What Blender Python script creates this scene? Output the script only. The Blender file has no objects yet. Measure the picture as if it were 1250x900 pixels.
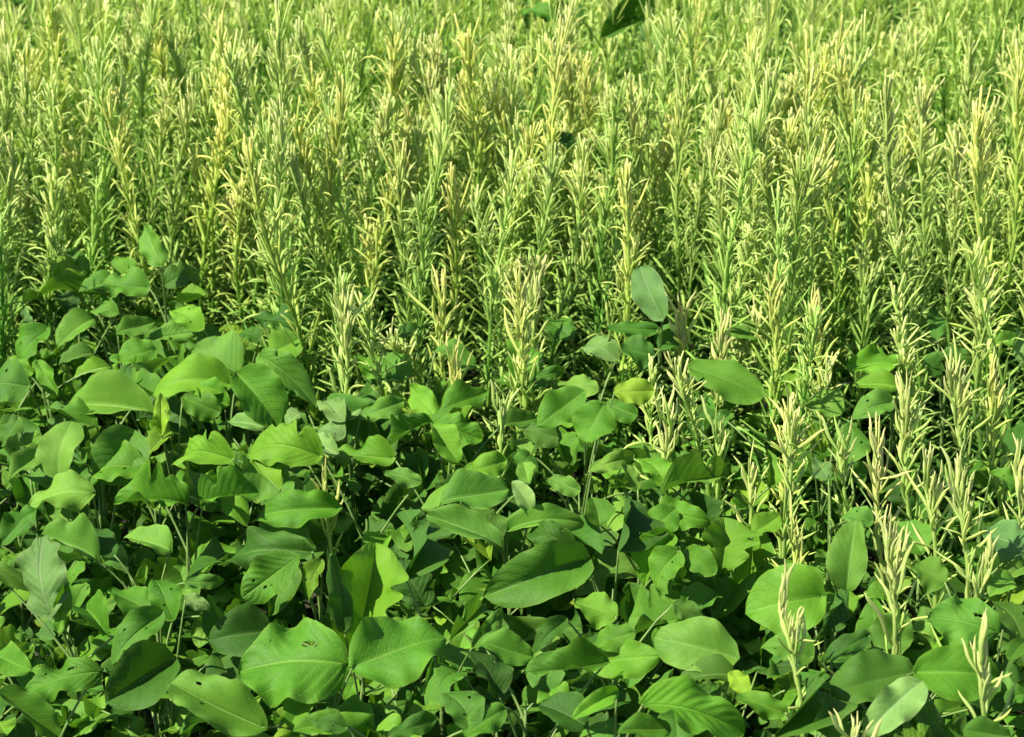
import bpy, math, random
import numpy as np
from mathutils import Vector, Matrix
random.seed(7); RNG = np.random.default_rng(7)
R = math.radians
scn = bpy.context.scene
C = scn.collection

# ---------------------------------------------------------------- camera, sky, sun, exposure
CAM_Z, PITCH, F = 1.80, R(25.0), 2500.0          # F in pixels of the 1250 px wide photograph
cam_d = bpy.data.cameras.new('camera'); cam = bpy.data.objects.new('camera', cam_d); C.objects.link(cam)
cam.location = (0, 0, CAM_Z); cam.rotation_euler = (R(90) - PITCH, 0, 0)
cam_d.sensor_width = 36; cam_d.lens = 36 * F / 1250; cam_d.clip_start = .05; cam_d.clip_end = 2000
cam_d.dof.use_dof = True; cam_d.dof.focus_distance = 2.75; cam_d.dof.aperture_fstop = 9.0
scn.camera = cam
SUN_EL, SUN_AZ = R(52), R(242)                    # azimuth clockwise from +Y
w = bpy.data.worlds.new('World'); scn.world = w; w.use_nodes = True
nt = w.node_tree; sky = nt.nodes.new('ShaderNodeTexSky'); sky.sky_type = 'NISHITA'; sky.sun_disc = False
sky.sun_elevation = SUN_EL; sky.sun_rotation = SUN_AZ
nt.links.new(sky.outputs[0], nt.nodes['Background'].inputs[0]); nt.nodes['Background'].inputs[1].default_value = .072
sd = bpy.data.lights.new('sun', 'SUN'); sd.energy = 4.8; sd.angle = R(.6); sd.color = (1, .94, .80)
sun = bpy.data.objects.new('sun', sd); C.objects.link(sun); sun.location = (-3, -3, 6)
S = Vector((math.sin(SUN_AZ) * math.cos(SUN_EL), math.cos(SUN_AZ) * math.cos(SUN_EL), math.sin(SUN_EL)))
sun.rotation_euler = (-S).to_track_quat('-Z', 'Y').to_euler()
scn.view_settings.view_transform = 'Standard'; scn.view_settings.look = 'None'
scn.view_settings.exposure = 1.15; scn.view_settings.gamma = 1

FW = Vector((0, math.cos(PITCH), -math.sin(PITCH))); UP = Vector((0, math.sin(PITCH), math.cos(PITCH)))
CAM = Vector((0, 0, CAM_Z))
def ray(px, py): return FW + Vector((1, 0, 0)) * ((px - 625) / F) + UP * ((450 - py) / F)
def at_z(px, py, z):
    r = ray(px, py); return CAM + r * ((z - CAM_Z) / r.z)
def proj(p):
    d = p - CAM; k = d.dot(FW); return 625 + F * d.x / k, 450 - F * d.dot(UP) / k, k

# ---------------------------------------------------------------- materials
def mat(name):
    m = bpy.data.materials.new(name); m.use_nodes = True; n = m.node_tree; n.nodes.clear()
    return m, n, n.nodes.new('ShaderNodeOutputMaterial')
def nd(n, t, **k):
    o = n.nodes.new(t)
    for a, v in k.items(): setattr(o, a, v)
    return o
def mth(n, op, a, b=None, c=None):
    o = n.nodes.new('ShaderNodeMath'); o.operation = op
    for i, v in enumerate((a, b, c)):
        if v is None: continue
        if isinstance(v, (int, float)): o.inputs[i].default_value = v
        else: n.links.new(v, o.inputs[i])
    return o.outputs[0]
def mixc(n, f, a, b, mode='MIX'):
    o = n.nodes.new('ShaderNodeMix'); o.data_type = 'RGBA'; o.blend_type = mode
    for i, v in ((0, f), (6, a), (7, b)):
        if isinstance(v, (int, float)): o.inputs[i].default_value = v
        elif isinstance(v, tuple): o.inputs[i].default_value = (*v, 1)
        else: n.links.new(v, o.inputs[i])
    return o.outputs[2]
def ramp(n, f, stops):
    o = n.nodes.new('ShaderNodeValToRGB'); e = o.color_ramp.elements
    while len(e) < len(stops): e.new(.5)
    for i, (p, c) in enumerate(stops): e[i].position = p; e[i].color = (*c, 1)
    n.links.new(f, o.inputs[0]); return o.outputs[0]
def leafy(n, out, col, trans, rough, tcol=None, bump=None, spec=.4):
    p = nd(n, 'ShaderNodeBsdfPrincipled'); t = nd(n, 'ShaderNodeBsdfTranslucent'); mx = nd(n, 'ShaderNodeMixShader')
    n.links.new(col, p.inputs['Base Color']); p.inputs['Specular IOR Level'].default_value = spec
    if isinstance(rough, float): p.inputs['Roughness'].default_value = rough
    else: n.links.new(rough, p.inputs['Roughness'])
    n.links.new(tcol or col, t.inputs[0]); mx.inputs[0].default_value = trans
    if bump is not None:
        n.links.new(bump, p.inputs['Normal'])
    n.links.new(p.outputs[0], mx.inputs[1]); n.links.new(t.outputs[0], mx.inputs[2]); n.links.new(mx.outputs[0], out.inputs[0])

def bean_leaf_material():
    m, n, out = mat('bean_leaf_surface')
    uv = nd(n, 'ShaderNodeUVMap'); sx = nd(n, 'ShaderNodeSeparateXYZ'); n.links.new(uv.outputs[0], sx.inputs[0])
    oi = nd(n, 'ShaderNodeObjectInfo'); tc = nd(n, 'ShaderNodeTexCoord')
    v = mth(n, 'ABSOLUTE', mth(n, 'MULTIPLY', mth(n, 'SUBTRACT', sx.outputs[0], .5), 2.0))     # 0 midrib, 1 edge
    u = sx.outputs[1]
    off = nd(n, 'ShaderNodeVectorMath', operation='ADD'); n.links.new(tc.outputs['Object'], off.inputs[0])
    cmb = nd(n, 'ShaderNodeCombineXYZ'); n.links.new(mth(n, 'MULTIPLY', oi.outputs['Random'], 37.), cmb.inputs[0])
    n.links.new(cmb.outputs[0], off.inputs[1])
    def noise(s, d=3, rough=.55):
        o = nd(n, 'ShaderNodeTexNoise'); o.inputs['Scale'].default_value = s; o.inputs['Detail'].default_value = d
        o.inputs['Roughness'].default_value = rough; n.links.new(off.outputs[0], o.inputs['Vector']); return o.outputs[0]
    big, fine = noise(2.6), noise(22, 4)
    # lateral veins sweep forward from the midrib
    t = mth(n, 'MULTIPLY', mth(n, 'SUBTRACT', mth(n, 'ADD', u, mth(n, 'MULTIPLY', big, .03)), mth(n, 'MULTIPLY', mth(n, 'POWER', v, 1.25), .30)), 8.0)
    fr = mth(n, 'ABSOLUTE', mth(n, 'SUBTRACT', mth(n, 'FRACT', t), .5))                # .5 at vein
    lat = nd(n, 'ShaderNodeMapRange', interpolation_type='SMOOTHSTEP'); n.links.new(fr, lat.inputs[0])
    lat.inputs[1].default_value = .43; lat.inputs[2].default_value = .5
    mid = nd(n, 'ShaderNodeMapRange', interpolation_type='SMOOTHSTEP'); n.links.new(v, mid.inputs[0])
    mid.inputs[1].default_value = .07; mid.inputs[2].default_value = .0
    fade = mth(n, 'SUBTRACT', 1.0, mth(n, 'MULTIPLY', v, .75))
    vein = mth(n, 'MAXIMUM', mth(n, 'MULTIPLY', mth(n, 'MULTIPLY', lat.outputs[0], fade), .45), mid.outputs[0])
    base = ramp(n, mth(n, 'ADD', mth(n, 'MULTIPLY', big, .6), mth(n, 'MULTIPLY', oi.outputs['Random'], .5)),
                [(.22, (.027, .095, .008)), (.52, (.054, .168, .013)), (.82, (.105, .240, .022))])
    base = mixc(n, mth(n, 'MULTIPLY', mth(n, 'SUBTRACT', fine, .42), .8), base, (.080, .225, .022))
    base = mixc(n, mth(n, 'MULTIPLY', vein, .36), base, (.17, .30, .065))
    net = nd(n, 'ShaderNodeTexVoronoi', feature='DISTANCE_TO_EDGE'); net.inputs['Scale'].default_value = 26; n.links.new(off.outputs[0], net.inputs['Vector'])
    nf = nd(n, 'ShaderNodeMapRange'); n.links.new(net.outputs['Distance'], nf.inputs[0]); nf.inputs[1].default_value = .12; nf.inputs[2].default_value = 0.
    base = mixc(n, mth(n, 'MULTIPLY', nf.outputs[0], .16), base, (.12, .28, .04))
    edge = mth(n, 'MULTIPLY', mth(n, 'POWER', v, 9.0), .35)
    base = mixc(n, edge, base, (.14, .27, .04))
    base = mixc(n, 1.0, base, oi.outputs['Color'], 'MULTIPLY')
    # small brown nibbles and specks
    sp = nd(n, 'ShaderNodeTexVoronoi'); sp.inputs['Scale'].default_value = 7; n.links.new(off.outputs[0], sp.inputs['Vector'])
    spk = mth(n, 'MULTIPLY', mth(n, 'LESS_THAN', sp.outputs['Distance'], .075), mth(n, 'GREATER_THAN', fine, .52))
    base = mixc(n, mth(n, 'MULTIPLY', spk, .7), base, (.12, .10, .03))
    geo = nd(n, 'ShaderNodeNewGeometry')
    under = mixc(n, .45, base, (.095, .22, .05))
    col = mixc(n, geo.outputs['Backfacing'], base, under)
    hgt = mth(n, 'SUBTRACT', mth(n, 'ADD', mth(n, 'MULTIPLY', mth(n, 'MAXIMUM', lat.outputs[0], mid.outputs[0]), -.7), mth(n, 'MULTIPLY', fine, .6)), mth(n, 'MULTIPLY', nf.outputs[0], .35))
    bp = nd(n, 'ShaderNodeBump'); bp.inputs['Strength'].default_value = .5; bp.inputs['Distance'].default_value = .0012
    n.links.new(hgt, bp.inputs['Height'])
    rg = mth(n, 'ADD', .34, mth(n, 'ADD', mth(n, 'MULTIPLY', fine, .22), mth(n, 'MULTIPLY', big, .25)))
    tcol = mixc(n, 1.0, col, (1.25, 1.35, .55), 'MULTIPLY')
    leafy(n, out, col, .27, rg, tcol, bp.outputs[0], .24)
    return m

def blade_material():
    m, n, out = mat('narrow_leaf_surface')
    at = nd(n, 'ShaderNodeAttribute', attribute_name='ripe'); oi = nd(n, 'ShaderNodeObjectInfo')
    ge = nd(n, 'ShaderNodeNewGeometry')
    nz = nd(n, 'ShaderNodeTexNoise'); nz.inputs['Scale'].default_value = 55; nz.inputs['Detail'].default_value = 2; n.links.new(ge.outputs['Position'], nz.inputs['Vector'])
    nb = nd(n, 'ShaderNodeTexNoise'); nb.inputs['Scale'].default_value = 3.2; n.links.new(ge.outputs['Position'], nb.inputs['Vector'])
    f = mth(n, 'ADD', at.outputs['Fac'], mth(n, 'MULTIPLY', mth(n, 'SUBTRACT', nz.outputs[0], .5), .45))
    f = mth(n, 'ADD', f, mth(n, 'MULTIPLY', mth(n, 'SUBTRACT', nb.outputs[0], .5), .35))
    col = ramp(n, f, [(0., (.034, .125, .012)), (.20, (.125, .305, .040)), (.42, (.365, .530, .120)), (.72, (.56, .65, .205)), (1., (.70, .70, .32))])
    col = mixc(n, 1.0, col, oi.outputs['Color'], 'MULTIPLY')
    tcol = mixc(n, 1.0, col, (1.1, 1.2, .6), 'MULTIPLY')
    leafy(n, out, col, .34, .55, tcol, None, .3)
    return m

def stalk_material():
    m, n, out = mat('green_stalk_surface')
    ge = nd(n, 'ShaderNodeNewGeometry')
    nz = nd(n, 'ShaderNodeTexNoise'); nz.inputs['Scale'].default_value = 40; n.links.new(ge.outputs['Position'], nz.inputs['Vector'])
    col = ramp(n, nz.outputs[0], [(.3, (.10, .20, .04)), (.7, (.19, .28, .08))])
    leafy(n, out, col, .1, .5); return m

def soil_material():
    m, n, out = mat('damp_soil')
    ge = nd(n, 'ShaderNodeNewGeometry'); p = nd(n, 'ShaderNodeBsdfPrincipled')
    nz = nd(n, 'ShaderNodeTexNoise'); nz.inputs['Scale'].default_value = 14; nz.inputs['Detail'].default_value = 8; n.links.new(ge.outputs['Position'], nz.inputs['Vector'])
    n.links.new(ramp(n, nz.outputs[0], [(.35, (.018, .020, .010)), (.6, (.040, .038, .020)), (.72, (.035, .065, .018))]), p.inputs['Base Color'])
    p.inputs['Roughness'].default_value = .95
    bp = nd(n, 'ShaderNodeBump'); bp.inputs['Strength'].default_value = .8; bp.inputs['Distance'].default_value = .02
    n.links.new(nz.outputs[0], bp.inputs['Height']); n.links.new(bp.outputs[0], p.inputs['Normal'])
    n.links.new(p.outputs[0], out.inputs[0]); return m

M_LEAF, M_BLADE, M_STALK, M_SOIL = bean_leaf_material(), blade_material(), stalk_material(), soil_material()

# ---------------------------------------------------------------- mesh helpers
def mesh(name, V, Fc, m, uv=None, ripe=None, smooth=True):
    me = bpy.data.meshes.new(name); V = np.asarray(V, float)
    me.from_pydata(V.tolist(), [], Fc if isinstance(Fc, list) else Fc.tolist())
    me.materials.append(m)
    if smooth: me.polygons.foreach_set('use_smooth', np.ones(len(me.polygons), bool))
    if uv is not None:
        l = me.uv_layers.new(name='UVMap'); idx = np.empty(len(me.loops), int); me.loops.foreach_get('vertex_index', idx)
        l.data.foreach_set('uv', np.asarray(uv, float)[idx].ravel())
    if ripe is not None:
        a = me.attributes.new('ripe', 'FLOAT', 'POINT'); a.data.foreach_set('value', np.asarray(ripe, float))
    me.update(); return me
def link(name, me, parent=None, M=None, color=None):
    o = bpy.data.objects.new(name, me); C.objects.link(o)
    if parent: o.parent = parent
    if M is not None: o.matrix_basis = M
    if color: o.color = (*color, 1)
    return o
def tag(o, label=None, cat=None, group=None, kind=None):
    for k, v in (('label', label), ('category', cat), ('group', group), ('kind', kind)):
        if v: o[k] = v
    return o
def root(name, loc, label, cat, group):
    e = bpy.data.objects.new(name, None); C.objects.link(e); e.location = loc; e.empty_display_size = .05
    return tag(e, label, cat, group)
def tube(P, rad, n=6, ripe=None):
    P = [Vector(p) for p in P]; V = []; Fc = []
    for i, p in enumerate(P):
        t = (P[min(i + 1, len(P) - 1)] - P[max(i - 1, 0)]).normalized()
        a = t.orthogonal() if abs(t.z) < .9 else Vector((1, 0, 0)); a = (a - t * a.dot(t)).normalized(); b = t.cross(a)
        r = rad[i] if hasattr(rad, '__len__') else rad
        for k in range(n):
            an = 2 * math.pi * k / n; V.append(p + (a * math.cos(an) + b * math.sin(an)) * r)
    for i in range(len(P) - 1):
        for k in range(n):
            Fc.append((i * n + k, i * n + (k + 1) % n, (i + 1) * n + (k + 1) % n, (i + 1) * n + k))
    V.append(P[-1]); e = (len(P) - 1) * n
    for k in range(n): Fc.append((e + k, e + (k + 1) % n, len(V) - 1))
    return V, Fc
def bez(a, b, c, n=7):
    return [a.lerp(b, t).lerp(b.lerp(c, t), t) for t in [i / n for i in range(n + 1)]]

# ---------------------------------------------------------------- broad leaflets (unit length along +Y, unit width along X)
def leaflet_mesh(seed, fold, arch, wav, shape=0., notch=0, holes=0, twist=0., ribs=None):
    rg = np.random.default_rng(seed); nu, nv = 26, 16
    if notch or holes: nu, nv = 60, 44
    us = np.linspace(0, 1, nu + 1); vs = np.linspace(-1, 1, nv + 1)
    us = us ** 1.0
    prof = lambda u: (np.maximum(u, 1e-6) ** (.40 + shape * .12)) * (np.maximum(1 - u, 0) ** (.50 + shape * .30))
    pk = prof(np.linspace(0, 1, 400)).max()
    ph = rg.uniform(0, 6.28, 8); V = []; UV = []
    side = rg.uniform(-.08, .08); rib = ribs or rg.choice([.0015, .003, .0045, .008])
    bites = [(rg.uniform(.15, .9), rg.choice([-1, 1]), rg.uniform(.03, .08), rg.uniform(.2, .5)) for _ in range(notch)]
    hc = [(rg.uniform(.25, .8), rg.uniform(-.6, .6), rg.uniform(.014, .032)) for _ in range(holes)]
    for u0 in us:
        for v0 in vs:
            u, v = u0, v0
            for a_, b_, c_ in hc:                    # pull the rim of a hole onto its circle
                dd = math.hypot(u - a_, (v - b_) * .5)
                if c_ * .6 < dd < c_ * 1.7: u = a_ + (u - a_) * c_ * 1.15 / dd; v = b_ + (v - b_) * c_ * 1.15 / dd
            hw = .5 * prof(u) / pk
            k = 1 + side * np.sign(v) + .05 * math.sin(u * 8 + ph[0] + (ph[5] if v > 0 else 0)) * abs(v) + .010 * math.sin(u * 41 + ph[1]) * abs(v)
            for bu, bs, bw, bd in bites:
                if np.sign(v) == bs: k *= 1 - bd * math.exp(-((u - bu) / bw) ** 2) * abs(v)
            x = v * hw * k
            y = u + abs(v) * hw * .10 * (1 - u) - .05 * (abs(v) ** 2) * (1 - min(1, u * 7))
            lat = math.cos((u - .30 * abs(v) ** 1.25) * 8 * 2 * math.pi)
            z = fold * abs(x) * (1.1 - .5 * u) + arch * (-(u - .3) ** 2 + .09)
            z += wav * abs(v) ** 2 * hw * (math.sin(u * 9 + ph[2] + (1.7 if v > 0 else 0)) + .5 * math.sin(u * 19 + ph[3] + np.sign(v)))
            z -= rib * lat * min(1, abs(v) * 3) * (1 - abs(v) ** 3) * min(1, hw * 4)
            z += .012 * (1 - math.exp(-(v * hw / .02) ** 2)) - .35 * max(0, abs(v) - .55) ** 2 * hw * rg.uniform(.8, 1.2)
            z += .03 * math.sin(u * 5 + v * 2.3 + ph[4])
            a = twist * (u - .3); V.append((x * math.cos(a) - z * math.sin(a), y, z * math.cos(a) + x * math.sin(a))); UV.append((v * .5 + .5, u))
    Fc = []
    for i in range(nu):
        for j in range(nv):
            cu, cv = (us[i] + us[i + 1]) / 2, (vs[j] + vs[j + 1]) / 2
            if any(((cu - a) ** 2 + ((cv - b) * .5) ** 2) < c * c for a, b, c in hc): continue
            p = i * (nv + 1) + j; Fc.append((p, p + 1, p + nv + 2, p + nv + 1))
    return mesh('leaflet', V, Fc, M_LEAF, UV)
LV = []
for i in range(40):
    LV.append(leaflet_mesh(100 + i, random.choice([random.uniform(.05, .5), random.uniform(.5, 1.3)]), random.uniform(-.2, 1.1), random.uniform(.05, .32), random.uniform(-.2, .8),
                           notch=(i % 4 == 3) * 3, holes=(i % 5 == 2) * 3, twist=random.uniform(-.8, .8)))
RIBBED = [leaflet_mesh(950 + k, .25 + .2 * k, .35, .10, .1, ribs=.013, twist=.2) for k in range(3)]
YL = leaflet_mesh(900, 1.3, .1, .08, .3)
TINTS = {'': (1, 1, 1), 'd': (.62, .65, .62), 'p': (1.9, 1.36, 3.6), 'y': (1.9, 1.35, .9), 'b': (1.2, 1.16, .8), 'l': (1.42, 1.22, 1.5)}  # d paints shade, p paints grey-blue sky sheen, into the leaf colour
def leaf_matrix(base, y, nrm, L, W):
    y = y.normalized(); z = (nrm - y * nrm.dot(y)).normalized(); x = y.cross(z)
    return Matrix(((x.x * W, y.x * L, z.x * L, base.x), (x.y * W, y.y * L, z.y * L, base.y), (x.z * W, y.z * L, z.z * L, base.z), (0, 0, 0, 1)))
def jit(c, a=.12):
    b = random.uniform(1 - a, 1 + a); return tuple(max(0, k * b * random.uniform(1 - a * .4, 1 + a * .4)) for k in c)

# ---------------------------------------------------------------- the prominent leaves of the photograph
# crop origin and scale, then (base x, y, tip x, y, width, tint, normal elevation, normal azimuth, canopy height)
CR = {'A': (0, 560, 2.648), 'B': (400, 560, 2.648), 'C': (800, 560, 2.647), 'D': (0, 260, 2.648), 'E': (400, 260, 2.648), 'F': (800, 260, 2.647), 'P': (0, 0, 1), 'T': (400, 0, 2.976)}
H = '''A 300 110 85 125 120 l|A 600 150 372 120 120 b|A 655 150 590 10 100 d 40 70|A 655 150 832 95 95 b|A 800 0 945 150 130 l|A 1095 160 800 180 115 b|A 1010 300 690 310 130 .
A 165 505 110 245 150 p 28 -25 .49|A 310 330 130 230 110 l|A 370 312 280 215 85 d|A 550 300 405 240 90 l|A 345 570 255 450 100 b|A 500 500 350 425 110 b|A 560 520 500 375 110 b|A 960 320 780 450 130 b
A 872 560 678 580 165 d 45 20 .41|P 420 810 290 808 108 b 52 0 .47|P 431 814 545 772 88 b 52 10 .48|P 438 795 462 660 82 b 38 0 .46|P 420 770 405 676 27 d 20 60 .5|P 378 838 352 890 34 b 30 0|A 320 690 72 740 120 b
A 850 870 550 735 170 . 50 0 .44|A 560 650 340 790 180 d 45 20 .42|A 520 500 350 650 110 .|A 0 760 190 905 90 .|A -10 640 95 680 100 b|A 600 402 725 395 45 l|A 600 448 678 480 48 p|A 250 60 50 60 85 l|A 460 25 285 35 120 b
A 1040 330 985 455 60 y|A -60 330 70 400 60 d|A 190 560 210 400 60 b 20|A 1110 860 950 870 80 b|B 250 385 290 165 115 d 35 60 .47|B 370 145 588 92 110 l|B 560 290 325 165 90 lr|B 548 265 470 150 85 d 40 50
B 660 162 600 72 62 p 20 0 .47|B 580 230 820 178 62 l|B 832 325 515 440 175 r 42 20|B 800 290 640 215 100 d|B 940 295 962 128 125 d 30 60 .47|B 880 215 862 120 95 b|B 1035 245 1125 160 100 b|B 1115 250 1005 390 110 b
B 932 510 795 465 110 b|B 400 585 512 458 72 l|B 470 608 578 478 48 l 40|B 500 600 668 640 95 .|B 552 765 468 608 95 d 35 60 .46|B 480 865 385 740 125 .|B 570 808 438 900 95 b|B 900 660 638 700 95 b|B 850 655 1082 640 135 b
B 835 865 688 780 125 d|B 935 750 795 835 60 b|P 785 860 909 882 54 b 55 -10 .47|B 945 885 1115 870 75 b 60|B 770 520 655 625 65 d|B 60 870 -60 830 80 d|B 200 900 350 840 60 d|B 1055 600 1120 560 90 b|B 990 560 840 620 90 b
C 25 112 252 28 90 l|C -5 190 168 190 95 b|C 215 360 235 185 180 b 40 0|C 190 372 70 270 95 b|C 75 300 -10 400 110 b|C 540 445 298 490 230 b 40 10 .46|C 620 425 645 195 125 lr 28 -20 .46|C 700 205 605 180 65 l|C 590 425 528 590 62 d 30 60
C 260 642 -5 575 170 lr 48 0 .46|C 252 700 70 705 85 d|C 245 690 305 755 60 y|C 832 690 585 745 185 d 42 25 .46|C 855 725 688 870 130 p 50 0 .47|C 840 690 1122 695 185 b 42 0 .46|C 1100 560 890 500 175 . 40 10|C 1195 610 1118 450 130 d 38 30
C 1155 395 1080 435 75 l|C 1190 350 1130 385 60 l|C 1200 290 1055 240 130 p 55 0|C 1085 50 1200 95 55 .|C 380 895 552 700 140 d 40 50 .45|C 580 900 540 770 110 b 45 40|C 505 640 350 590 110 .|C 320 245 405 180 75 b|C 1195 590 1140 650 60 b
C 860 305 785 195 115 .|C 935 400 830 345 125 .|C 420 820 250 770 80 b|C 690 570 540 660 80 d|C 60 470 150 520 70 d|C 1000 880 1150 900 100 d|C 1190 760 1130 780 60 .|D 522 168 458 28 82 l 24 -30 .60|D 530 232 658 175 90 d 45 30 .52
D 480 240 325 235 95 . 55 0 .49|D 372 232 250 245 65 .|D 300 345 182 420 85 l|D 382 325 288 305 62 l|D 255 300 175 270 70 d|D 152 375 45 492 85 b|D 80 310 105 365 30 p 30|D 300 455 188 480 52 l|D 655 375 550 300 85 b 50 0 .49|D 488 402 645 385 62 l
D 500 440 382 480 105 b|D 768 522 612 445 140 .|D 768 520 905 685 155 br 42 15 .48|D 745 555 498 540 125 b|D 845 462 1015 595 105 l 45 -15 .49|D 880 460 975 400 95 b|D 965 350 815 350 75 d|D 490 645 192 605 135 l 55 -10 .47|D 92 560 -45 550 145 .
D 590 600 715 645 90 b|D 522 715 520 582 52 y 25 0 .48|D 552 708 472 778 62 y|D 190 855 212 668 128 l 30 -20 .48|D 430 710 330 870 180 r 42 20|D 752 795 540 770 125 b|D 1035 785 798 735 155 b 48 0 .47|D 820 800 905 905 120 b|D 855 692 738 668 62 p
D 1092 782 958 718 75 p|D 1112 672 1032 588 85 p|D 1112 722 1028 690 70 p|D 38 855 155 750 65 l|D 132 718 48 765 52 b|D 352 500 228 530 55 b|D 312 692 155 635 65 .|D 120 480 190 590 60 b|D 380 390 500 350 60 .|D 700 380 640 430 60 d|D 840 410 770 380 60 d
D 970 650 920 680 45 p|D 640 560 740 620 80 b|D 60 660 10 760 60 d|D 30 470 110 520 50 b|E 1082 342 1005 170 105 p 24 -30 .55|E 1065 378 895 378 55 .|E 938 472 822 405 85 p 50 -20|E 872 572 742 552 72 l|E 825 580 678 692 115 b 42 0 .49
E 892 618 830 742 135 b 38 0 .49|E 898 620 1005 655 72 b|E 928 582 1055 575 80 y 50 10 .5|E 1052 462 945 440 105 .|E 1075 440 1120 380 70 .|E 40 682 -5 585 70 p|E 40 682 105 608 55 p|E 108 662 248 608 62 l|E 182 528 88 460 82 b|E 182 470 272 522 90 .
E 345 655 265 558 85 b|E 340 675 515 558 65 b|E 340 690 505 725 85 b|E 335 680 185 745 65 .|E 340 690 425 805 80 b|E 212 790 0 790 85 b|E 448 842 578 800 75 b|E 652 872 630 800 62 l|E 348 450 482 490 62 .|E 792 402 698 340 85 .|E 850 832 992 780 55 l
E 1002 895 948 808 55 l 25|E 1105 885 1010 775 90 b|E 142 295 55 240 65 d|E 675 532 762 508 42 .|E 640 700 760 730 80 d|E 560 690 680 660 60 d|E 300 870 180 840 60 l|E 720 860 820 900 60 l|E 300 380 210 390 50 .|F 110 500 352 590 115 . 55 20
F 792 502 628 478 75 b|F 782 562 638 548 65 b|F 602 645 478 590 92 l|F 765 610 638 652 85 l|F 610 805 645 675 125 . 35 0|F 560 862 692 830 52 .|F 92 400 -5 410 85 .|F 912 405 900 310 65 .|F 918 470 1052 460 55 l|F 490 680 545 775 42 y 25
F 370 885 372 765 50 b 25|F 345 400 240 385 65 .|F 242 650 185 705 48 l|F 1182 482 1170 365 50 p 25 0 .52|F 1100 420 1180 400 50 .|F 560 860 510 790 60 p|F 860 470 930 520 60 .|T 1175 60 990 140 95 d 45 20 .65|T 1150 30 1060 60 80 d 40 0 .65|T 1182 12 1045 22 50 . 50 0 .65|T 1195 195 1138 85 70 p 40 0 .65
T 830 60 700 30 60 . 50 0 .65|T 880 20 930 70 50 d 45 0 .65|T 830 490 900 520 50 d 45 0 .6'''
heroes = []
for tok in H.replace('\n', '|').split('|'):
    q = tok.split()
    if len(q) < 7: q = q + ['.'] * (7 - len(q))
    x0, y0, s = CR[q[0]]; bx, by, tx, ty, W = (float(k) for k in q[1:6])
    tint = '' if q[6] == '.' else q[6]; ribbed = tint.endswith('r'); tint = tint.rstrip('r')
    el = float(q[7]) if len(q) > 7 else random.uniform(42, 66)
    az = float(q[8]) if len(q) > 8 else random.uniform(-30, 30)
    zc = float(q[9]) if len(q) > 9 else random.uniform(.43, .465)
    b = (x0 + bx / s, y0 + by / s); t = (x0 + tx / s, y0 + ty / s); W /= s
    el, az = R(el), R(az)
    n = Vector((math.sin(az) * math.cos(el), -math.cos(az) * math.cos(el), math.sin(el)))
    cen = at_z((b[0] + t[0]) / 2, (b[1] + t[1]) / 2, zc)
    hit = lambda p: CAM + ray(*p) * ((cen - CAM).dot(n) / ray(*p).dot(n))
    B, T = hit(b), hit(t); L = (T - B).length; y = (T - B) / L
    if L > .17: B, T = cen - y * .085, cen + y * .085; L = .17
    x = y.cross(n); p0 = proj(cen); p1 = proj(cen + x * .01)
    W3 = W / (math.hypot(p1[0] - p0[0], p1[1] - p0[1]) / .01)
    W3 = min(max(W3, .35 * L), 1.15 * L)
    heroes.append(dict(B=B, y=y, n=n, L=L, W=W3 * 1.02, c=cen, tint=tint, ribbed=ribbed, px=p0, rl=math.hypot(b[0] - t[0], b[1] - t[1]) / 2, rw=W / 2))

# ---------------------------------------------------------------- setting: one sheet of soil
gx = np.concatenate([[-150, -40, -12], np.linspace(-5, 5, 81), [12, 40, 150]]); gy = np.concatenate([[-150, -40, -8], np.linspace(-1, 10, 89), [16, 40, 200]])
V = []
for yy in gy:
    for xx in gx:
        near = abs(xx) <= 5 and -1 <= yy <= 10
        V.append((xx, yy, (.018 * math.sin(yy * 8.3 + .4 * math.sin(xx * 3)) + random.uniform(-.007, .007)) * near))
nx = len(gx); Fc = [(j * nx + i, j * nx + i + 1, (j + 1) * nx + i + 1, (j + 1) * nx + i) for j in range(len(gy) - 1) for i in range(nx - 1)]
tag(link('ground', mesh('ground', V, Fc, M_SOIL)), 'dark damp soil glimpsed in the gaps beneath the crop', kind='structure')

# ---------------------------------------------------------------- broad-leaved bean plants
def place(px):
    h = 'left' if px < 420 else ('middle' if px < 830 else 'right')
    return h
def petiole_mesh(a, b, r=.0016, sag=.02):
    m = (a + b) / 2 + Vector((0, 0, sag)); V, Fc = tube(bez(a, m, b), [r * 1.3, r * 1.2, r * 1.1, r, r, r, r * .9, r * .8], 5)
    return mesh('petiole', V, Fc, M_STALK)
def stem_mesh(a, b, r=.004):
    m = (a + b) / 2 + Vector((random.uniform(-.02, .02), random.uniform(-.02, .02), 0))
    V, Fc = tube(bez(a, m, b, 9), [r * (1.2 - .06 * i - .028 * max(0, i - 4) ) for i in range(9)] + [.0008], 7); return mesh('stem', V, Fc, M_STALK)

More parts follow.
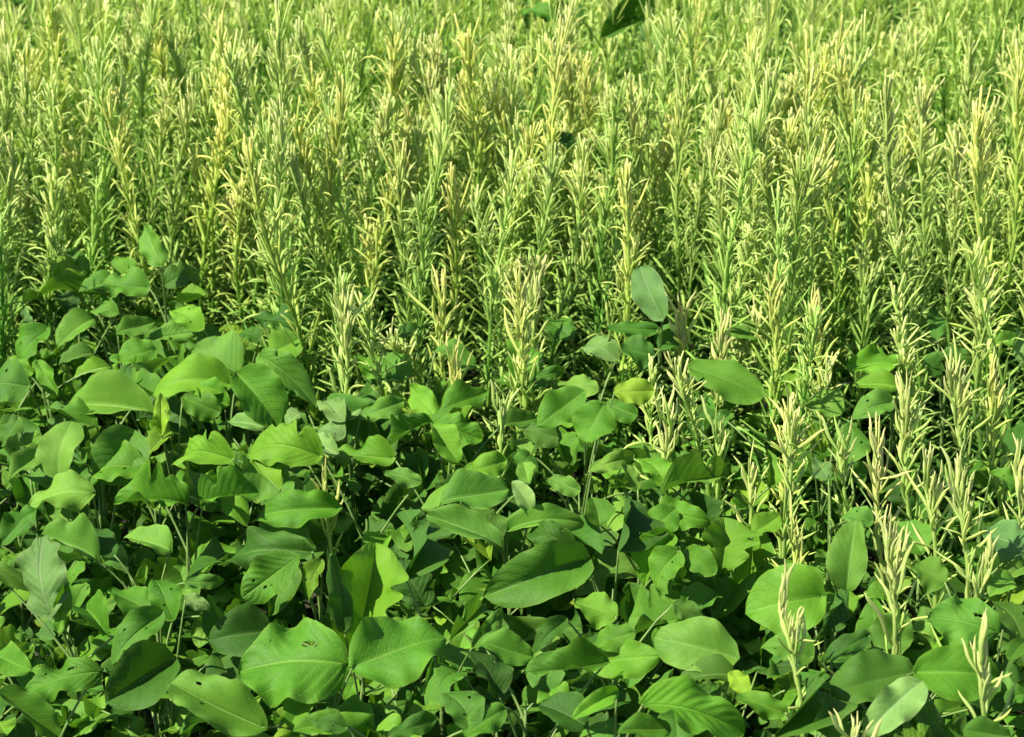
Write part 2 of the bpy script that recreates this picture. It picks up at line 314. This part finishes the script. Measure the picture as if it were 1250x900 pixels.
DESC = {'': 'mid-green', 'd': 'dark shaded', 'p': 'pale bluish-sheened', 'y': 'yellowish', 'b': 'bright green', 'l': 'light green'}
def ordinals(items):
    """items: [label, x, object]; give look-alikes in one place their order from the left, then write the labels"""
    by = {}
    for it in items: by.setdefault(it[0], []).append(it)
    for lab, es in by.items():
        es.sort(key=lambda e: e[1]); m = len(es)
        W_ = ('zero', 'one', 'two', 'three', 'four', 'five', 'six', 'seven', 'eight', 'nine')
        for i, e in enumerate(es):
            if m == 1: q = ''
            elif m > 9: q = ''
            elif i == 0: q = f'leftmost of {W_[m]}, '
            elif i == m - 1: q = f'rightmost of {W_[m]}, '
            else: q = ('second', 'third', 'fourth', 'fifth', 'sixth', 'seventh', 'eighth')[i - 1] + f' from left of {W_[m]}, '
            e[2]['label'] = q + lab
COLS = [(170, 'far left'), (340, 'left'), (510, 'centre left'), (680, 'centre'), (850, 'centre right'), (1040, 'right'), (9999, 'far right')]
def column(px): return next(n for x, n in COLS if px < x)
todo = list(range(len(heroes))); clusters = []
todo.sort(key=lambda i: heroes[i]['c'].y)
while todo:
    i = todo[0]; c = heroes[i]['c']
    near = sorted(todo, key=lambda j: (heroes[j]['B'] - heroes[i]['B']).length)[:random.choice([3, 4, 4, 5])]
    near = [j for j in near if (heroes[j]['B'] - heroes[i]['B']).length < .17]
    clusters.append(near); todo = [j for j in todo if j not in near]
def hero_label(k, cl):
    big = max(cl, key=lambda j: heroes[j]['rl'] * heroes[j]['rw']); h = heroes[big]; px, py, _ = h['px']
    a = h['rl'] * h['rw']; size = 'very large' if a > 2300 else ('large' if a > 1100 else ('medium' if a > 450 else 'small'))
    ratio = h['rw'] / h['rl']; shape = 'rounded' if ratio > .8 else ('oval' if ratio > .5 else 'narrow')
    fy = 'bottom edge' if py > 780 else 'low in front' if py > 650 else 'mid canopy' if py > 540 else 'by the tall stems' if py > 430 else 'at the bean patch top' if py > 300 else 'amid the yellow stems'
    return f"bean plant with {size} {shape} {DESC[h['tint']]} leaf, {fy}, {column(px)}", (px, py)
hero_items = []
entries = []
for k, cl in enumerate(clusters):
    lab, p = hero_label(k, cl); entries.append([lab, p, cl])
for lab, p, cl in entries:
    bs = [heroes[j]['B'] for j in cl]; cen = sum(bs, Vector()) / len(bs)
    base = Vector((cen.x, cen.y + .02, 0)); zt = min(b.z for b in bs) - random.uniform(.03, .06)
    r = root('bean_plant', base, lab, 'bean plant', 'broad-leaved bean plants'); hero_items.append([lab, p[0], r])
    tip = Vector((random.uniform(-.01, .01), 0, zt))
    link('stem', stem_mesh(Vector((0, 0, -.02)), tip), r)
    for j in cl:
        h = heroes[j]; a = tip * random.uniform(.7, .98); b = h['B'] - base
        pt = link('petiole', petiole_mesh(a, b), r)
        v = random.choice(LV)
        if h['L'] < .07: v = random.choice(LV[:3])
        if h['ribbed']: v = random.choice(RIBBED)
        ML = leaf_matrix(b, h['y'], h['n'], h['L'], h['W'])
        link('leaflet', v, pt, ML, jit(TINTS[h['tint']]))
ordinals(hero_items)

# boundary of the bean canopy, as image columns and the row where the canopy starts
BX = [-400, 0, 60, 110, 300, 380, 460, 560, 680, 760, 860, 1000, 1150, 1250, 1600]
BY = [430, 410, 370, 340, 360, 430, 450, 480, 500, 450, 450, 480, 500, 520, 540]
WY = [420, 400, 345, 330, 345, 425, 470, 500, 470, 430, 480, 500, 520, 540, 560]      # tall stems start above these rows
def row(px, T): return float(np.interp(px, BX, T))

protos = []
for k in range(14):       # each prototype: list of petioles with leaflets, plus stem
    top = Vector((random.uniform(-.02, .02), random.uniform(-.02, .02), random.uniform(.27, .34)))
    pets = []; a0 = random.uniform(0, 6.28)
    npet = random.choice([7, 8, 9])
    for q in range(npet):
        f = .40 + .60 * q / npet; a = a0 + q * 2.4; st = top * f
        reach = random.uniform(.05, .14) * (1.25 - .5 * f); e = st + Vector((math.cos(a) * reach, math.sin(a) * reach, random.uniform(.04, .10)))
        e.z = min(e.z, .395); d = Vector((math.cos(a), math.sin(a), 0)); lf = []
        L = random.uniform(.034, .060) if random.random() < .5 else random.uniform(.055, .096)
        for w_, off in ((0, 0.), (1, 1.25), (-1, -1.25)):
            yd = Matrix.Rotation(off + random.uniform(-.3, .3), 3, 'Z') @ d; yd.z = random.uniform(-.95, .55)
            if random.random() < .16: yd.z = random.uniform(.7, 2.2)
            yd.normalize(); nn = Vector((random.uniform(-.6, .45), random.uniform(-.75, .35), 1.)).normalized()
            if abs(nn.dot(yd)) > .93: nn = Vector((-.6, -.8, 0))
            bb = e + (d * .012 if w_ == 0 else Vector()); ll = L * random.uniform(.85, 1.08)
            ML = leaf_matrix(bb, yd, nn, ll, ll * random.uniform(.60, .84)); lf.append((random.choice(LV), ML))
        pets.append((petiole_mesh(st, e), lf))
    yl = []
    for q in range(random.choice([2, 3, 4])):          # folded young leaves at the shoot tip
        a = random.uniform(0, 6.28); up = Vector((math.cos(a) * .5, math.sin(a) * .5, random.uniform(.5, 1.3)))
        ll = random.uniform(.02, .042); yl.append(leaf_matrix(top + Vector((0, 0, .002)), up, Vector((-math.cos(a), -math.sin(a), .3)), ll, ll * random.uniform(.3, .5)))
    protos.append((stem_mesh(Vector((0, 0, -.02)), top), pets, yl))
def hidden(p, slack=.0):
    x, y, k = proj(p)
    for h in heroes:
        hx, hy, hk = h['px']
        if k < hk + slack and abs(x - hx) < 90 and abs(y - hy) < 90:
            by = proj(h['B']); dx, dy = hx - by[0], hy - by[1]; q = math.hypot(dx, dy) + 1e-6; dx /= q; dy /= q
            a = (x - hx) * dx + (y - hy) * dy; b = -(x - hx) * dy + (y - hy) * dx
            if (a / (h['rl'] * 1.15)) ** 2 + (b / (h['rw'] * 1.25)) ** 2 < 1: return True
    return False
fill_n = 0; fill_items = []
yy = 1.35
while yy < 4.4:
    xx = -1.5
    while xx < 1.5:
        x, y = xx + random.uniform(-.05, .05), yy + random.uniform(-.05, .05); xx += .136
        P = Vector((x, y, .40)); px, py, k = proj(P)
        if px < -170 or px > 1420 or py > 1130: continue
        edge = row(px, BY)
        if py < edge - 5: continue
        zs = 1.0 if py < 600 else .92
        if px > 780 and py < 600: zs = .88
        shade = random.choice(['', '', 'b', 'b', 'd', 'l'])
        rw_ = 'bottom edge' if py > 800 else 'front row' if py > 660 else 'middle rows' if py > 560 else 'rear rows' if py > 470 else 'behind the patch'
        lab = f"low {DESC[shade]} bean plant, {rw_}, {column(px)}"
        r = root('bean_plant', (x, y, 0), lab, 'bean plant', 'broad-leaved bean plants'); fill_items.append([lab, px, r])
        sm, pets, yl = random.choice(protos); rot = Matrix.Rotation(random.uniform(0, 6.28), 4, 'Z') @ Matrix.Diagonal((1, 1, zs * random.uniform(.93, 1.06), 1))
        link('stem', sm, r, rot)
        for ML in yl: link('young_leaf', YL, r, rot @ ML, jit((1.9, 1.45, 1.5)))
        for pm, lf in pets:
            pt = link('petiole', pm, r, rot)
            for me, ML in lf:
                if random.random() < .10: continue
                wc = Vector((x, y, 0)) + rot @ (ML @ Vector((0, .45, 0)))
                if hidden(wc): continue
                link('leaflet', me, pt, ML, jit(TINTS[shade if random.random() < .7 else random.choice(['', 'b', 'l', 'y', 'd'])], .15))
        fill_n += 1
    yy += .134
ordinals(fill_items)

# low cover of seedlings and small shaded leaves between the stems
V, Fc, UVs = [], [], []
cv = RNG.uniform([-2.6, 1.1], [2.6, 7.4], (24000, 2))
for x, y in cv:
    if abs(x) > .36 * y + .45: continue
    z = abs(random.gauss(0, .06)) + .015; L = random.uniform(.022, .05); a = random.uniform(0, 6.28); W = L * random.uniform(.3, .42)
    d = Vector((math.cos(a), math.sin(a), random.uniform(-.4, .6))).normalized(); sx_ = d.cross(Vector((random.uniform(-.5, .5), random.uniform(-.5, .5), 1))).normalized(); nn = sx_.cross(d)
    c = Vector((x, y, z)); o = len(V)
    V += [c, c + d * L * .45 - sx_ * W + nn * .2 * W, c + d * L * .5, c + d * L * .45 + sx_ * W + nn * .2 * W, c + d * L - nn * L * .1]
    UVs += [(.5, 0), (0, .45), (.5, .5), (1, .45), (.5, 1)]; Fc += [(o, o + 2, o + 1), (o, o + 3, o + 2), (o + 1, o + 2, o + 4), (o + 2, o + 3, o + 4)]
tag(link('undergrowth', mesh('undergrowth', V, Fc, M_LEAF, UVs), color=(.9, .95, .9)), 'low shaded leaves covering the soil between the stems', 'undergrowth', kind='stuff')

# ---------------------------------------------------------------- narrow-leaved tall plants
def blade_geo(base, d, up, L, W, bend, seg, r0, r1, closed, blunt=.35):
    """one narrow leaf: returns verts, faces, ripe"""
    d = d.normalized(); s = d.cross(up); s = s.normalized() if s.length > 1e-3 else Vector((1, 0, 0))
    V = []; Fc = []; rp = []; p = base.copy(); t = d.copy()
    ring = 4 if closed else 3
    for i in range(seg + 1):
        f = i / seg; wd = W * (.45 + .55 * math.sin(min(1, f * 1.5) * 1.57)) * (1 if f < .7 else 1 - (1 - blunt) * ((f - .7) / .3) ** 1.5) * .5
        nrm = s.cross(t).normalized()
        if closed: V += [p - s * wd, p + nrm * wd * .55, p + s * wd, p - nrm * wd * .55]
        else: V += [p - s * wd + nrm * wd * .35, p, p + s * wd + nrm * wd * .35]
        rp += [r0 + (r1 - r0) * f] * ring
        t = (t + Vector((0, 0, -1)) * bend / seg * (.4 + f) if bend >= 0 else t + Vector((0, 0, 1)) * (-bend) / seg).normalized(); p = p + t * (L / seg)
    for i in range(seg):
        for k in range(ring if closed else ring - 1):
            a = i * ring + k; b = i * ring + (k + 1) % ring; Fc.append((a, b, b + ring, a + ring))
    if closed: e = seg * 4; Fc.append((e, e + 1, e + 2, e + 3))
    return V, Fc, rp
def weed_spec(h, rg, headn, leafn, rip):
    """leaf list for a stem of height h: (base height fraction, azimuth, angle from stem, length, width, bend, ripe0, ripe1, is_head)"""
    out = []; a = rg.random() * 6.28
    for i in range(leafn):
        f = .10 + .84 * (i + rg.random()) / leafn; a += 2.4 + rg.uniform(-.3, .3)
        low = f < .55
        ang = R(rg.uniform(8, 46)) if not low else R(rg.uniform(25, 85))
        L = rg.uniform(.034, .064) * (1.25 if low else 1.0); W = rg.uniform(.0036, .0068) * (1.3 if low else 1)
        if rg.random() < .22: L *= rg.uniform(1.2, 1.7); ang *= .7
        bend = rg.uniform(-.5, .6) if rg.random() < .72 else rg.uniform(.8, 2.8)
        r_ = min(1, max(0, (f - .22) * 1.15)) * .66 * rip + .04
        out.append((f, a, ang, L, W, bend, r_, r_ + .22, False))
    for i in range(headn):
        f = rg.uniform(.86, 1.0); a += 2.4; ang = R(rg.uniform(2, 22))
        L = rg.uniform(.028, .070); W = rg.uniform(.0032, .0055); r_ = .42 * rip
        if rg.random() < .25: ang = R(rg.uniform(20, 42))
        out.append((f, a, ang, L, W, rg.uniform(-.6, .45), r_, r_ + .55, True))
    return out
def stem_pts(h, lean, cv): return [Vector((lean[0] * t * h + cv[0] * t * t + .008 * math.sin(t * 9 + cv[0] * 90), lean[1] * t * h + cv[1] * t * t + .008 * math.sin(t * 7 + cv[1] * 90), h * t)) for t in [i / 10 for i in range(11)]]
def on_stem(P, f):
    q = f * 10; i = min(9, int(q)); return P[i].lerp(P[i + 1], q - i)
def weed_meshes(h, rg, headn, leafn, rip, seg, closed):
    lean = (rg.uniform(-.13, .13), rg.uniform(-.13, .13)); cv = (rg.uniform(-.07, .07), rg.uniform(-.07, .07)); P = stem_pts(h, lean, cv)
    sv, sf = tube([Vector((0, 0, -.02))] + P, [.0042, .004, .004, .0038, .0036, .0034, .0032, .003, .0028, .0026, .0022, .0016], 5)
    sr = [.05 + .55 * max(0, v.z / h - .2) * rip for v in sv]
    parts = {'L': ([], [], []), 'H': ([], [], [])}
    for f, a, ang, L, W, bd, r0, r1, hd in weed_spec(h, rg, headn, leafn, rip):
        b = on_stem(P, f); d = Vector((math.cos(a) * math.sin(ang), math.sin(a) * math.sin(ang), math.cos(ang)))
        v, fc, rp = blade_geo(b, d, Vector((0, 0, 1)), L, W, bd, seg, r0, r1, closed, .55 if hd else .15)
        D = parts['H' if hd else 'L']; o = len(D[0]); D[0].extend(v); D[1].extend([tuple(i + o for i in q) for q in fc]); D[2].extend(rp)
    return (sv, sf, sr), parts['L'], parts['H']
prng = random.Random(11)
WP = []
for k in range(20):
    h = .72; s_, l_, h_ = weed_meshes(h, prng, prng.choice([16, 24, 32, 42]), prng.choice([85, 115, 145]), prng.uniform(.8, 1.15), 5, True)
    WP.append((mesh('stem', s_[0], s_[1], M_BLADE, ripe=s_[2]), mesh('foliage', l_[0], l_[1], M_BLADE, ripe=l_[2]), mesh('seed_head', h_[0], h_[1], M_BLADE, ripe=h_[2])))
# single blades for the nearest plants (unit length)
UB = {}
for key, r0, r1, hd in (('low', .05, .25, 0), ('mid', .28, .5, 0), ('top', .5, .75, 0), ('head', .42, 1.05, 1)):
    UB[key] = []
    for q in range(6):
        v, fc, rp = blade_geo(Vector(), Vector((0, 0, 1)), Vector((0, 1, 0)), 1., .13, 0, 8, r0, r1, True, .18 if hd else .08)
        bd = random.uniform(-.3, .9); sd_ = random.uniform(-.12, .12); v = [Vector((p.x + sd_ * math.sin(p.z * 4), p.y + bd * .35 * p.z * p.z + .03 * math.sin(p.z * 7 + q), p.z)) for p in v]
        UB[key].append(mesh('leaf', v, fc, M_BLADE, ripe=rp))

def near_weed(x, y, h, label, headn, leafn, rip, tint, lean=None):
    rg = random.Random(int(x * 1e4) + int(y * 1e4) * 7)
    r = root('narrow_leaved_plant', (x, y, 0), label, 'tall plant', 'narrow-leaved tall plants')
    P = stem_pts(h, lean or (rg.uniform(-.04, .04), rg.uniform(-.03, .03)), (rg.uniform(-.02, .02), rg.uniform(-.02, .02)))
    sv, sf = tube([Vector((0, 0, -.02))] + P, [.0046, .0044, .0044, .0042, .004, .0038, .0036, .0034, .0032, .003, .0026, .0018], 7)
    sr = [.1 + .6 * max(0, v.z / h - .2) * rip for v in sv]; link('stem', mesh('stem', sv, sf, M_BLADE, ripe=sr), r, color=tint)
    for f, a, ang, L, W, bd, r0, r1, hd in weed_spec(h, rg, headn, leafn, rip):
        if f < .3: continue
        b = on_stem(P, f); d = Vector((math.cos(a) * math.sin(ang), math.sin(a) * math.sin(ang), math.cos(ang)))
        if hd: ang *= .62; d = Vector((math.cos(a) * math.sin(ang), math.sin(a) * math.sin(ang), math.cos(ang))); W *= .62
        key = 'head' if hd else ('low' if f < .5 else 'mid' if f < .75 else 'top'); out = Vector((math.cos(a), math.sin(a), 0))
        if bd < 0: out = -out
        z = d; yv = (out - z * out.dot(z)).normalized(); xv = yv.cross(z); sw = W / .13; L *= 1.05
        Mx = Matrix(((xv.x * sw, yv.x * L, z.x * L, b.x), (xv.y * sw, yv.y * L, z.y * L, b.y), (xv.z * sw, yv.z * L, z.z * L, b.z), (0, 0, 0, 1)))
        o = link('spike' if hd else 'leaf', rg.choice(UB[key]), r, Mx, jit(tint, .1))
    return r
# head x, head y, foot x, foot y (where the stem meets the canopy), spikes, leaves, ripeness, tint, label
PALE, GOLD, PINK, GRN = (1, 1, 1), (1.07, 1.03, .88), (1.05, .98, 1.05), (.90, .98, .88)
NW = [
 (1078, 640, 1092, 775, 20, 34, 1.15, PALE, 'pale tuft of upright spikes between two big bean leaves, lower right'),
 (944, 727, 970, 865, 11, 26, 1.0, PALE, 'small pale-tipped stem before a big rounded bean leaf'),
 (1174, 752, 1184, 905, 9, 22, 1.0, PALE, 'nearest cream-headed stem in front of a broad dark leaf, bottom right'),
 (1163, 571, 1172, 725, 16, 50, 1.1, PALE, 'tall pale stem with many ascending leaves at the right'),
 (1121, 560, 1138, 690, 16, 46, 1.1, PALE, 'pale many-leaved stem just left of the tallest pale one at the right'),
 (1083, 545, 1090, 650, 14, 40, 1.1, PINK, 'pinkish-topped stem above the pale veined bean leaf'),
 (958, 648, 962, 700, 12, 14, 1.2, GOLD, 'short buff seed head barely rising over the bean leaves'),
 (1026, 868, 1030, 930, 9, 16, 1.0, PALE, 'pale seed head cut by the bottom edge of the photo'),
 (1213, 665, 1186, 730, 9, 20, 1.0, PALE, 'stem leaning right with a blunt cream tip, far right'),
 (415, 352, 417, 490, 16, 70, 1.1, PALE, 'tall pale stem at the right end of the left bean clump'),
 (627, 350, 627, 475, 26, 60, 1.1, GOLD, 'thick bushy golden seed head in the centre of the photo'),
 (660, 345, 660, 420, 14, 50, 1.1, PALE, 'slender cream stem just right of the thick central seed head'),
 (547, 352, 551, 440, 18, 60, 1.1, GOLD, 'golden seed head left of the thick central one'),
 (547, 438, 549, 485, 12, 20, 1.15, GOLD, 'short yellow seed head beneath a taller golden one, centre'),
 (606, 485, 606, 545, 7, 14, .7, GRN, 'short green stem tucked under the beans at the centre'),
 (936, 347, 939, 465, 20, 60, 1.25, GOLD, 'bright yellow-orange seed head left of the broader faded one'),
 (990, 370, 1004, 470, 24, 60, 1.2, GOLD, 'broad faded yellow seed head at the right of the centre'),
 (842, 382, 842, 440, 14, 40, 1.15, PINK, 'pinkish-buff seed head, left one of a pair behind the beans'),
 (879, 386, 880, 445, 14, 40, 1.15, PINK, 'pinkish-buff seed head, right one of a pair behind the beans'),
 (962, 487, 964, 625, 14, 50, 1.05, PALE, 'pale stem with spreading leaves above the big rounded bean leaf'),
 (1114, 480, 1122, 600, 20, 56, 1.1, PALE, 'full cream seed head standing clear of the beans at the right'),
 (1151, 441, 1163, 560, 18, 60, 1.1, PALE, 'tall cream stem right of the full cream seed head'),
 (1208, 449, 1222, 550, 18, 60, 1.1, GOLD, 'golden-tipped bushy stem near the right edge'),
 (811, 487, 811, 565, 10, 44, 1.0, PALE, 'low stem with short curled leaves between bean clumps'),
 (868, 500, 872, 580, 8, 40, .9, GRN, 'greenish low stem right of the curled one among beans'),
 (1197, 340, 1200, 450, 16, 60, 1.0, PALE, 'upright pale stem above the golden bushy one, right edge'),
 (1050, 300, 1052, 420, 14, 60, .95, GRN, 'greenish stem with long side leaves, right half'),
 (910, 560, 914, 610, 6, 30, .9, PALE, 'small pale stem between bright bean leaves, right of centre'),
 (1240, 560, 1244, 640, 12, 40, 1.1, PALE, 'pale stem at the very right edge above bean leaves'),
 (1020, 540, 1024, 610, 8, 40, .9, GRN, 'greenish stem rising behind the dark notched bean leaf'),
 (385, 600, 387, 630, 8, 8, 1.2, GOLD, 'tiny buff seed head poking through the bean leaves, left'),
 (880, 165, 884, 330, 18, 76, 1.05, PALE, 'tall ladder-leaved stem with paired side leaves, upper right'),
 (635, 62, 640, 260, 26, 80, 1.3, GOLD, 'brightest yellow seed head near the top centre'),
 (693, 65, 696, 260, 28, 80, 1.3, GOLD, 'wide cream-yellow seed head right of the brightest yellow one'),
 (530, 92, 532, 270, 22, 80, 1.2, GOLD, 'yellow seed head with splayed spikes, upper centre left'),
 (497, 140, 500, 300, 18, 80, 1.25, GOLD, 'blunt yellow seed head below the splayed one, upper centre left'),
]
taken = []
for hx, hy, fx, fy, hn, ln, rip, tint, lab in NW:
    foot = at_z(fx, fy, .42); rr = ray(hx, hy); k = foot.y / rr.y; top = CAM + rr * k
    h = max(.40, min(.95, top.z)); le = (top.x - foot.x) / max(.1, h - .42)
    le = max(-.25, min(.25, le)); x0 = foot.x - le * .42; hh = h / 1.055
    near_weed(x0, foot.y, hh, lab, int(hn * 2.1), int(ln * 1.35), rip, tint, (le, 0)); taken.append((x0, foot.y))

stand_items = []; spots = []
yy = 2.3
while yy < 7.6:
    st = .072 if yy < 4.6 else .098
    xx = -3.6
    while xx < 3.6:
        x, y = xx + random.uniform(-.045, .045), yy + random.uniform(-.045, .045); xx += st
        px, py, k = proj(Vector((x, y, .42)))
        if px < -620 or px > 1870: continue
        e = row(px, WY)
        if py > e: continue
        if px > 780 and py > e - 90 and random.random() < .45: continue
        if math.sin(x * 9 + 2 * math.sin(y * 5)) + math.sin(y * 11 + x * 3) > 1.25 and random.random() < .75: continue    # thin places in the stand
        if any(abs(a - x) < .035 and abs(b - y) < .05 for a, b in taken): continue
        # keep the stand's front clear of the lone bean leaves that rise through it
        hgt = min(.95, random.gauss(.755, .085)) if random.random() < .78 else random.uniform(.48, .66); tx, ty, tk = proj(Vector((x, y, hgt)))
        bad = False
        for h in heroes:
            hx, hy, hk = h['px']
            if k < hk + .05 and abs(hx - px) < h['rl'] * .75 + 8 and ty - 25 < hy < py + 10: bad = True; break
        if bad: continue
        spots.append((k, x, y, hgt, px, ty))
    yy += st
# scattered stems that thin out among the beans, towards the right
yy = 2.35
while yy < 3.3:
    xx = -.6
    while xx < 1.2:
        x, y = xx + random.uniform(-.06, .06), yy + random.uniform(-.06, .06); xx += .125
        px, py, k = proj(Vector((x, y, .40))); e = row(px, WY)
        lim = np.interp(px, [380, 440, 620, 700, 860, 1000, 1120, 1300], [0, 45, 40, 90, 120, 140, 160, 160])
        if py <= e or py > e + lim or random.random() < .2: continue
        if any(abs(a - x) < .05 and abs(b - y) < .06 for a, b in taken): continue
        hgt = random.uniform(.44, .62); tx, ty, tk = proj(Vector((x, y, hgt)))
        if any(k < h['px'][2] + .05 and abs(h['px'][0] - px) < h['rl'] * .7 and ty - 10 < h['px'][1] < py for h in heroes): continue
        spots.append((k, x, y, hgt, px, ty))
    yy += .125
spots.sort()
inview = [s for s in spots if -20 < s[4] < 1270 and s[5] > -20][:255]
far = [s for s in spots if s not in inview]
for k, x, y, hgt, px, ty in inview:
    tone, tn = random.choice([(PALE, 'pale'), (PALE, 'pale'), (GRN, 'greenish'), ((1.1, 1.03, .85), 'yellowish')])
    rw_ = 'top edge' if ty < 40 else 'back rows' if ty < 120 else 'middle rows' if ty < 210 else 'front rows' if ty < 330 else 'edge among beans'
    tall = 'short' if hgt < .66 else 'tall' if hgt > .79 else 'upright'; rw_ = rw_.replace('back rows', 'back rows' if ty < 80 else 'rear middle rows')
    lab = f"{tall} {tn} plant in dense stand, {rw_}, {column(px)}"
    r = root('narrow_leaved_plant', (x, y, 0), lab, 'tall plant', 'narrow-leaved tall plants'); stand_items.append([lab, px, r])
    s = hgt / .78; tilt = abs(random.gauss(0, .07)) if random.random() < .93 else random.uniform(.25, .5)
    Mx = Matrix.Rotation(tilt, 4, Vector((random.uniform(-1, 1), random.uniform(-.6, .6), 0)).normalized()) @ Matrix.Rotation(random.uniform(0, 6.28), 4, 'Z') @ Matrix.Diagonal((random.uniform(.9, 1.15), random.uniform(.9, 1.15), s, 1))
    st_, fo_, he_ = random.choice(WP); col = jit(tone, .08)
    link('stem', st_, r, Mx, col); tag(link('foliage', fo_, r, Mx, col), kind='stuff'); tag(link('seed_head', he_, r, Mx, col), kind='stuff')
ordinals(stand_items)
# the rest of the stand, behind and beside: one mass
print('beans fill', fill_n, 'tall in view', len(inview), 'mass', len(far), 'hero leaves', len(heroes))
LP = []
for k in range(8):
    s_, l_, h_ = weed_meshes(.72, prng, 22, 80, prng.uniform(.8, 1.15), 4, False)
    vs, fs, rs = [], [], []
    for g in (s_, l_, h_):
        o = len(vs); vs += [tuple(v) for v in g[0]]; fs += [tuple(i + o for i in q) for q in g[1]]; rs += g[2]
    quads = np.array([q if len(q) == 4 else (q[0], q[1], q[2], q[2]) for q in fs if len(q) == 4]); LP.append((np.array(vs), quads, np.array(rs)))
AV, AF, AR = [], [], []; o = 0
for k, x, y, hgt, px, ty in far:
    v, q, rp = random.choice(LP); a = random.uniform(0, 6.28); c, s = math.cos(a), math.sin(a)
    AV.append(np.stack([v[:, 0] * c - v[:, 1] * s + x, v[:, 0] * s + v[:, 1] * c + y, v[:, 2] * hgt / .78], 1)); AF.append(q + o); AR.append(rp); o += len(v)
if AV:
    me = bpy.data.meshes.new('tall_plant_stand'); V = np.concatenate(AV); Q = np.concatenate(AF)
    me.vertices.add(len(V)); me.vertices.foreach_set('co', V.astype(np.float32).ravel()); me.loops.add(Q.size); me.loops.foreach_set('vertex_index', Q.astype(np.int32).ravel())
    me.polygons.add(len(Q)); me.polygons.foreach_set('loop_start', np.arange(0, Q.size, 4, dtype=np.int32)); me.update(calc_edges=True)
    me.materials.append(M_BLADE); at = me.attributes.new('ripe', 'FLOAT', 'POINT'); at.data.foreach_set('value', np.concatenate(AR).astype(np.float32))
    tag(link('tall_plant_stand', me), 'hazy far rows of the narrow-leaved stand along the top', 'tall plants', kind='stuff')
print('objects', len(bpy.data.objects))
